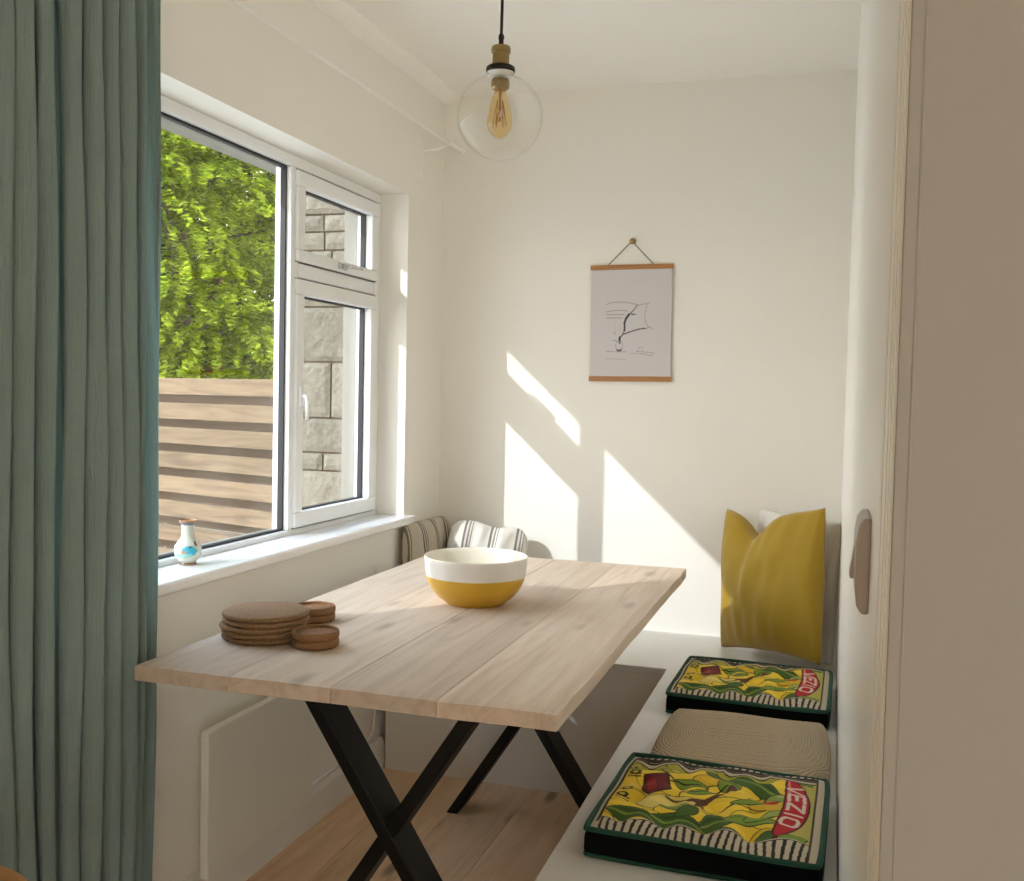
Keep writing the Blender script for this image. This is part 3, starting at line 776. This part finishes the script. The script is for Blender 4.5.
# ------------------------------------------------------------------ hanging print
PCX, PZT, PZB = -.7095, EYE + .475, EYE + .055
pr = empty('wall_print', (PCX, YB, PZB), label='line drawing print in wooden hanger rods on the back wall', cat='picture')
W2 = .149; Hh = PZT - PZB
tw = R(-.6)
MB().box(-W2 - .001, W2 + .001, -.014, -.002, Hh - .018, Hh).build('top_rod', M['rod'], pr, bevel=.002)
MB().box(-W2 - .001, W2 + .001, -.014, -.002, 0, .018).build('bottom_rod', M['rod'], pr, bevel=.002)
C = Canvas(180, 240, (.60, .565, .56)); ink = (.10, .085, .10); gr = (.36, .33, .33); K2 = (.045, .04, .05)
def sk(pts, w, c): C.line(pts, w, c)
ys = lambda y: 1 - y      # written from the top down
def S(pts, w=.004, c=gr): sk([(a, ys(b)) for a, b in pts], w, c)
S([(.20, .335), (.30, .315), (.42, .315), (.52, .33), (.60, .345), (.70, .33)]); S([(.20, .40), (.34, .385), (.46, .395)]); S([(.20, .425), (.42, .425)]); S([(.20, .455), (.40, .455)], .003)
S([(.58, .345), (.54, .385), (.48, .425)], .005, ink); S([(.48, .425), (.44, .465), (.425, .50), (.43, .535), (.425, .565)], .012, K2); S([(.48, .42), (.56, .425)], .005, ink)
S([(.425, .565), (.40, .605), (.375, .625)], .006, ink); S([(.37, .625), (.37, .67)], .012, K2); S([(.40, .60), (.50, .575), (.60, .553), (.70, .545)], .0055, ink)
S([(.70, .545), (.73, .54), (.69, .50), (.67, .46), (.68, .41), (.69, .36), (.72, .325)], .004, gr); S([(.71, .53), (.78, .55)], .003)
S([(.33, .66), (.40, .665), (.41, .70), (.39, .735), (.33, .73), (.32, .69), (.33, .66)], .004, gr); S([(.34, .735), (.37, .745), (.39, .73)], .009, ink); S([(.30, .58), (.31, .60)], .006, gr); S([(.29, .65), (.33, .65)], .005, gr)
S([(.20, .745), (.45, .75)], .003); S([(.50, .765), (.62, .765), (.78, .785)], .0035); S([(.58, .745), (.80, .76)], .003); S([(.20, .81), (.46, .815)], .0022); S([(.60, .74), (.61, .715), (.64, .705), (.66, .735)], .003)
for a in (.22, .26, .30, .35, .4): S([(a, .47 + (a * 7 % 1) * .08), (a + .02, .58)], .0015, (.47, .44, .44))
nx, ny = 180, 240
Xp, Zp = np.meshgrid(np.linspace(-W2 + .002, W2 - .002, nx), np.linspace(.004, Hh - .004, ny))
Yp = -.0085 + .003 * np.cos(Xp / W2 * 1.2) * np.sin(np.pi * Zp / Hh) - .003
paper = grid_mesh('paper', np.stack([Xp, Yp, Zp], -1), M['paper'], pr); set_attr(paper, C.im.reshape(-1, 3))
MB().tube([(-.085, -.009, Hh), (-.001, -.009, Hh + .082), (.0, -.0095, Hh + .0835), (.001, -.009, Hh + .082), (.08, -.009, Hh)], .0016, 6).build('hanging_cord', M['twine'], pr)
pr.rotation_euler.y = R(-.5)
hook = MB().lathe([(0, 0), (.004, 0), (.004, .006), (.008, .008), (.0115, .013), (.010, .018), (.005, .021), (0, .0215)], n=24).build('wall_hook', M['brass'])
hook.rotation_euler.x = R(90); hook.location = (PCX - .001, YB, PZT + .083)
tag(hook, 'small brass knob on the back wall holding the print cord', 'hook')

# ------------------------------------------------------------------ curtain pole and curtain
PXX, PZZ = -1.352, EYE + .895
pole = empty('curtain_pole', (PXX, 3.5, PZZ), label='white curtain pole above the window', cat='curtain pole')
MB().tube([(0, -3.9, 0), (0, .115, 0)], .0072, 16).build('rod', M['whiteplastic'], pole)
MB().lathe([(0, 0), (.0125, 0), (.0135, .006), (.0125, .018), (.008, .024), (0, .025)], n=24).build('finial', M['whiteplastic'], pole)
fin = bpy.data.objects['finial']; fin.rotation_euler.x = R(-90); fin.location = (0, .115, 0)
mb = MB(); mb.box(XL - PXX, XL - PXX + .004, -.042, -.018, -.125, .03); mb.tube([(XL - PXX + .003, -.03, -.028), (-.03, -.03, -.022), (0, -.03, -.0115)], .005, 8); mb.torus((0, -.03, 0), (0, 1, 0), .0125, .0028)
mb.build('bracket', M['whiteplastic'], pole)

cur = empty('curtain', (-1.36, 1.2, 0), label='teal grey linen curtain hanging in folds at the left', cat='curtain')
rows, cols_n = 110, 520
Ss = np.linspace(0, 1, cols_n); Zs = np.linspace(.012, 2.165, rows)
P = np.zeros((rows, cols_n, 3)); Y0c, Y1c = .45, 1.848
rng = np.random.RandomState(12)
widths = [.075, .06, .09, .07, .055, .08, .065, .09, .06, .075, .085, .06, .07, .09, .065, .055, .085, .06, .09, .075, .055, .085, .07, .055, .10, .06]
knots = np.concatenate([[0], np.cumsum(widths)]); knots = knots / knots[-1]
phase0 = 2 * math.pi * np.interp(Ss, knots, np.arange(len(knots)))
av = rng.uniform(.042, .062, len(knots)); av[-3:] = (.036, .016, .012); av[-6] = .066; av[-9] = .064; av[-12] = .064; amps = np.interp(Ss, knots, av); edge_ = np.clip((Ss - .90) / .05, 0, 1)
for j, z in enumerate(Zs):
    tz = z / 2.165
    p = phase0 + .5 * math.sin(tz * 2.1 + .4) + .45 * np.sin(Ss * 17 + tz * 2.4) + .3 * np.sin(Ss * 41 - tz * 4)
    a = amps * (.95 + .25 * (1 - tz) * np.sin(Ss * 29 + 2))
    x = a * np.sin(p) + .009 * np.sin(2 * p + .6) + .0045 * np.sin(p * 3.1 + tz * 9) + .002 * np.sin(Ss * 300 + tz * 21)
    y = Y0c + (Y1c - Y0c) * Ss + (1 - .8 * edge_) * (.017 * np.sin(2 * p + .3) + .012 * np.cos(p)) + .010 * (1 - tz) * np.sin(Ss * 9 + 1) + .004 * np.sin(tz * 7 + Ss * 3) - .006 * (tz - .5)
    x = x + .010 * math.sin(tz * 3.3) * np.sin(Ss * 9)
    fade = np.clip((Ss - .975) / .025, 0, 1)
    x = x * (1 - .5 * fade) - .012 * fade
    P[j, :, 0] = np.clip(x - .0, XL + .018 + 1.36, 1); P[j, :, 1] = y - 1.2; P[j, :, 2] = z
fab = grid_mesh('curtain_fabric', P, M['linen'], cur)
for k in range(12):
    yy = Y0c + .03 + (Y1c - Y0c - .06) * k / 11 - 1.2
    MB().torus((PXX + 1.36, yy, PZZ - .004), (0, 1, .2), .0155, .002, 20, 6).build('curtain_ring', M['whiteplastic'], cur)

# ------------------------------------------------------------------ heater, cord, switch, stool
heater = empty('panel_heater', (XL, 2.28, .13), label='flat white electric panel heater on the wall under the window', cat='heater')
MB().box(.058, .080, -.238, .262, .0, .352).build('heater_panel', M['heater'], heater, bevel=.004, seg=3)
MB().box(.002, .058, -.12, .20, .03, .31).build('back_box', M['heater'], heater, bevel=.003)
pts = [(XL + .005, 3.112, .70), (XL + .005, 3.112, .30), (XL + .006, 3.113, .18), (XL + .008, 3.10, .145), (XL + .009, 3.06, .128), (XL + .009, 2.95, .122), (XL + .009, 2.70, .119), (XL + .010, 2.45, .118)]
tag(MB().tube(pts, .0045, 8).build('power_cord', M['whiteplastic']), 'white cord clipped down the wall to the panel heater', 'cord')
sw = empty('light_switch', (XR, 1.0, EYE - .146), label='pale rocker light switch on the right wall edge', cat='light switch')
prof = [(0, -.043), (-.006, -.043), (-.0105, -.036), (-.0125, -.020), (-.0125, .022), (-.0105, .036), (-.006, .043), (0, .043)]
mb = MB(); n = len(prof); vs = [(x, y, z) for y in (-.043, .043) for x, z in prof]
mb.add(vs, [(i, (i + 1) % n, n + (i + 1) % n, n + i) for i in range(n)] + [tuple(range(n)), tuple(range(n, 2 * n))])
mb.build('switch_plate', M['switch'], sw, bevel=.002)
mb = MB(); vs = [(x, y, z) for y in (-.012, .012) for x, z in ((-.0115, .016), (-.0130, .014), (-.0168, -.012), (-.0160, -.0165), (-.0115, -.0165))]
mb.add(vs, [(i, (i + 1) % 5, 5 + (i + 1) % 5, 5 + i) for i in range(5)] + [tuple(range(5)), tuple(range(5, 10))])
mb.build('rocker', M['switch'], sw, bevel=.0008)

stool = empty('stool', (-1.035, .888, 0), label='round wooden stool just showing at the lower left beside the curtain', cat='stool')
MB().lathe([(0, .628), (.155, .628), (.168, .634), (.172, .645), (.168, .658), (.155, .664), (0, .662)], n=56).build('seat', M['stoolwood'], stool)
for k in range(4):
    a = k * math.pi / 2 + .4
    MB().tube([(.10 * math.cos(a), .10 * math.sin(a), .63), (.155 * math.cos(a), .155 * math.sin(a), .0)], [.017, .013], 12).build('leg', M['stoolwood'], stool)
mb = MB()
for k in range(4):
    a, b = k * math.pi / 2 + .4, (k + 1) * math.pi / 2 + .4
    mb.tube([(.134 * math.cos(a), .134 * math.sin(a), .24), (.134 * math.cos(b), .134 * math.sin(b), .24)], .009, 8)
mb.build('stretcher', M['stoolwood'], stool)

# ------------------------------------------------------------------ outdoors
GZ = -.25
tag(MB().box(-60, XO, -40, 60, GZ - .1, GZ).build('ground', M['ground']), kind='structure')
mb = MB(); xs0, xs1, ys0, ys1 = -2.135, XO - .002, 3.80, 4.9
mb.box(xs0 + .012, xs1, ys0 + .012, ys1, GZ, 3.1, 1)
zc = [GZ, -.02, .20, .45, .70, .953, 1.027, 1.17, 1.40, 1.625, 1.70, 1.855, 1.93, 2.0, 2.085, 2.25, 2.40, 2.6, 2.85, 3.1]
def block(x0, x1, z0, z1, sd):
    g = .004; x0 += g; x1 -= g; z0 += g; z1 -= g
    nx = max(3, int((x1 - x0) / .018)); nz = max(3, int((z1 - z0) / .018)); V = []; F = []
    for j in range(nz + 1):
        for i in range(nx + 1):
            x = x0 + (x1 - x0) * i / nx; z = z0 + (z1 - z0) * j / nz
            e = i in (0, nx) or j in (0, nz)
            V.append((x, ys0 - (0 if e else   .010 + .006 * (noise.noise((x * 22, z * 22, sd)) + .6 * noise.noise((x * 50, z * 50, sd)))), z))
    o = len(V)
    for j in (0, nz):
        for i in (0, nx): V.append((x0 if i == 0 else x1, ys0 + .03, z0 if j == 0 else z1))
    F = [(j * (nx + 1) + i, j * (nx + 1) + i + 1, (j + 1) * (nx + 1) + i + 1, (j + 1) * (nx + 1) + i) for j in range(nz) for i in range(nx)]
    w = nx + 1
    F += [tuple(range(0, w)) + (o + 1, o), tuple(range(nz * w, nz * w + w)) + (o + 3, o + 2), tuple(j * w for j in range(nz + 1)) + (o + 2, o), tuple(j * w + nx for j in range(nz + 1)) + (o + 3, o + 1)]
    mb.add(V, F, 0, False)
rr = random.Random(11)
for q, (a, b) in enumerate(zip(zc, zc[1:])):
    x = xs0 - .002; cutx = [x]
    while x < xs1 - .07:
        x += rr.uniform(.16, .30) if b - a > .12 else rr.uniform(.12, .26)
        cutx.append(min(x, xs1))
    if cutx[-1] < xs1: cutx[-1] = xs1
    for c, d in zip(cutx, cutx[1:]):
        if d - c > .03: block(c, d, a, b, q * 3.1 + c)
tag(mb.build('wall_exterior', [M['stone'], M['mortar']]), kind='structure')

# slatted fence: local X runs along the fence
fence = empty('fence', (-3.45, 5.20, GZ), math.atan2(.29, -.957) + math.pi, 'horizontal cedar slat fence outside the window', 'fence')
FT = EYE + .052 - GZ; pitch, sh = .1475, .098
mb = MB(); mb2 = MB(); k = 0
while True:
    z1 = FT - k * pitch
    if z1 - sh < .02: break
    for x0, x1 in ((-4.2, -1.35), (-1.345, 1.22)):
        mb.box(x0, x1, -.022, 0, z1 - sh, z1)
        mb2.box(x0, x1, .065, .085, z1 - sh - .062, z1 - .052)
    k += 1
mb.build('slat_panel', M['cedar'], fence, bevel=.003)
mb2.build('back_board_panel', M['cedar_back'], fence, bevel=.003)
for x in (-4.1, -2.6, -1.35, 1.15):
    MB().box(x - .03, x + .03, .001, .064, 0, FT - .01).build('post', M['cedar_back'], fence, bevel=.003)

def leaves(name, mat, sprays, parent, lw=.030, ll=.060, seed=1):
    rs = np.random.RandomState(seed); nl = sprays[0][3]; ns = len(sprays); N = ns * nl
    p = np.repeat(np.array([q[0] for q in sprays]), nl, 0); d = np.repeat(np.array([q[1] for q in sprays]), nl, 0)
    L_ = np.repeat(np.array([q[2] for q in sprays]), nl)[:, None]; dr = np.repeat(np.array([q[4] for q in sprays]), nl)[:, None]
    unit = lambda a: a / (np.linalg.norm(a, axis=1, keepdims=True) + 1e-9)
    side = unit(np.stack([-d[:, 1], d[:, 0], np.zeros(N)], 1)); t = rs.rand(N, 1) ** .8; sg = np.where(rs.rand(N, 1) < .5, 1, -1)
    z = lambda a: np.concatenate([np.zeros((N, 2)), a], 1)
    c = p + d * L_ * t + side * sg * (.02 + .22 * L_ * (1 - t) * rs.rand(N, 1) + .04 * rs.rand(N, 1)) + z(-dr * t * t + rs.normal(0, .02, (N, 1)))
    a = unit(d * .6 + side * sg * (.5 + .5 * rs.rand(N, 1)) + z(-.25 + rs.normal(0, .25, (N, 1))))
    b = unit(np.cross(a, np.concatenate([rs.normal(0, .28, (N, 2)), np.ones((N, 1))], 1)))
    k = .7 + .6 * rs.rand(N, 1); up = np.cross(a, b) * .12 * lw
    V = np.stack([c, c + a * ll * .45 * k + b * lw * k * .5 + up, c + a * ll * k, c + a * ll * .45 * k - b * lw * k * .5 + up], 1).reshape(-1, 3)
    o4 = (np.arange(N) * 4)[:, None]
    T = np.concatenate([o4 + np.array([[0, 1, 2]]), o4 + np.array([[0, 2, 3]])], 1).reshape(-1)
    me = bpy.data.meshes.new(name); me.vertices.add(N * 4); me.vertices.foreach_set('co', V.astype(np.float32).ravel())
    me.loops.add(len(T)); me.loops.foreach_set('vertex_index', T.astype(np.int32))
    me.polygons.add(2 * N); me.polygons.foreach_set('loop_start', np.arange(0, 6 * N, 3, dtype=np.int32))
    me.update(calc_edges=True); me.validate(); me.materials.append(mat)
    o = bpy.data.objects.new(name, me); COL.objects.link(o); o.parent = parent
    return o

def tree(loc, label, rad, zlo, zhi, nspr, leafmat, seed, nl=60, ll=.062, trunk=.11):
    rs = np.random.RandomState(seed)
    root = empty('tree', loc, 0, label, 'tree')
    Hc = zhi - zlo
    mb = MB(); mb.tube([(0, 0, 0), (.05, .02, zlo), (.0, -.04, zlo + Hc * .5), (.03, .03, zhi - .3)], [trunk, trunk * .85, trunk * .55, .02], 12)
    sprays = []
    for k in range(nspr):
        z = zlo + Hc * rs.rand() ** .9; f = (z - zlo) / Hc
        rmax = rad * (.65 + .45 * math.sin(math.pi * min(1, .15 + f * .75))) * (1 - .35 * f ** 3); a = rs.rand() * 2 * math.pi if rs.rand() < .45 else rs.normal(-.9, .8)
        rr_ = rmax * math.sqrt(.25 + .75 * rs.rand()) * (.85 + .3 * rs.rand())
        p = np.array((rr_ * math.cos(a), rr_ * math.sin(a), z)); d = np.array((math.cos(a + rs.normal(0, .5)), math.sin(a + rs.normal(0, .5)), -.05 + rs.normal(0, .18))); d /= np.linalg.norm(d)
        L_ = .35 + .35 * rs.rand(); sprays.append((p, d, L_, nl, .10 + .12 * rs.rand()))
        if k % 40 == 0: mb.tube([(0, 0, max(zlo * .8, z - .5)), tuple(p * np.array((.5, .5, 1)) - np.array((0, 0, .15))), tuple(p + d * L_ * .6)], [.03, .018, .006], 6)
    mb.build('trunk', M['bark'], root)
    leaves('foliage', leafmat, sprays, root, ll * .5, ll, seed)
    return root
tree((-5.9, 8.3, GZ), 'bright green leafy tree beyond the slat fence', 1.75, 1.5, 5.4, 1900, M['leaf'], 5, 130, .060)
# dark clipped hedge behind the tree
hedge = empty('hedge', (-7.9, 12.4, GZ), R(-33), 'dark green hedge behind the bright tree', 'hedge')
rs = np.random.RandomState(9); spr = []
for k in range(3400):
    p = np.array((rs.uniform(-3.6, 3.6), rs.uniform(-.35, .35), rs.uniform(.1, 7.6))); d = np.array((rs.normal(0, .6), -1, rs.normal(.1, .4))); d /= np.linalg.norm(d)
    spr.append((p, d, .3, 44, .05))
leaves('foliage', M['leafdark'], spr, hedge, .075, .12, 3)
mb = MB()
for x in np.linspace(-3.4, 3.4, 9): mb.tube([(x, 0, 0), (x + .05, .05, 7.0)], [.05, .02], 8)
mb.build('stems', M['bark'], hedge)
trel = empty('trellis', (-4.90, 7.28, GZ), R(-33), 'weathered timber rail frame among the lower leaves', 'trellis')
for z in (1.66, 2.36): MB().box(-1.0, .27, -.02, .02, z, z + .045).build('rail', M['rail'], trel)
for x in (-.98, -.72): MB().box(x - .018, x + .018, -.018, .018, 0, 2.42).build('post', M['rail'], trel)

# ------------------------------------------------------------------ light
w = bpy.data.worlds.new('sky'); scene.world = w; w.use_nodes = True; nt = w.node_tree; nt.nodes.clear()
tc = nt.nodes.new('ShaderNodeTexCoord'); sep = nt.nodes.new('ShaderNodeSeparateXYZ'); nt.links.new(tc.outputs['Generated'], sep.inputs[0])
cr = nt.nodes.new('ShaderNodeValToRGB'); nt.links.new(sep.outputs[2], cr.inputs[0])
cr.color_ramp.elements[0].position = .0; cr.color_ramp.elements[0].color = (1, .95, .85, 1)
cr.color_ramp.elements[1].position = .75; cr.color_ramp.elements[1].color = (.55, .72, .95, 1)
e = cr.color_ramp.elements.new(.28); e.color = (.92, .95, .95, 1)
bg = nt.nodes.new('ShaderNodeBackground'); bg.inputs[1].default_value = 5.0; nt.links.new(cr.outputs[0], bg.inputs[0])
wo = nt.nodes.new('ShaderNodeOutputWorld'); nt.links.new(bg.outputs[0], wo.inputs[0])
sun = bpy.data.lights.new('sun', 'SUN'); sun.energy = 2.75; sun.angle = R(.55); sun.color = (.93, .965, 1.0)
so = bpy.data.objects.new('sun', sun); COL.objects.link(so)
so.rotation_euler = Vector((.785, 1, -.735)).to_track_quat('-Z', 'Y').to_euler(); so.location = (-6, -6, 6)

# ------------------------------------------------------------------ camera
yaw, pitch_, roll = R(17.369), R(2.586), R(1.242)
f = Vector((-math.sin(yaw), math.cos(yaw), 0)); r = Vector((math.cos(yaw), math.sin(yaw), 0)); u = Vector((0, 0, 1))
f2 = f * math.cos(pitch_) - u * math.sin(pitch_); u2 = u * math.cos(pitch_) + f * math.sin(pitch_)
r3 = r * math.cos(roll) + u2 * math.sin(roll); u3 = u2 * math.cos(roll) - r * math.sin(roll)
cam = bpy.data.cameras.new('camera'); cam.sensor_width = 36; cam.lens = 1026.9 / 1024 * 36; cam.clip_start = .02
co = bpy.data.objects.new('camera', cam); COL.objects.link(co)
co.matrix_world = Matrix(((r3.x, u3.x, -f2.x, 0), (r3.y, u3.y, -f2.y, 0), (r3.z, u3.z, -f2.z, EYE), (0, 0, 0, 1)))
scene.camera = co

vs_ = scene.view_settings; vs_.view_transform = 'Standard'; vs_.look = 'None'; vs_.gamma = 1; vs_.use_curve_mapping = False; vs_.exposure = 0.2
cy = scene.cycles
cy.use_denoising = True; cy.max_bounces = 14; cy.diffuse_bounces = 10; cy.glossy_bounces = 6; cy.transparent_max_bounces = 24; cy.sample_clamp_indirect = 6
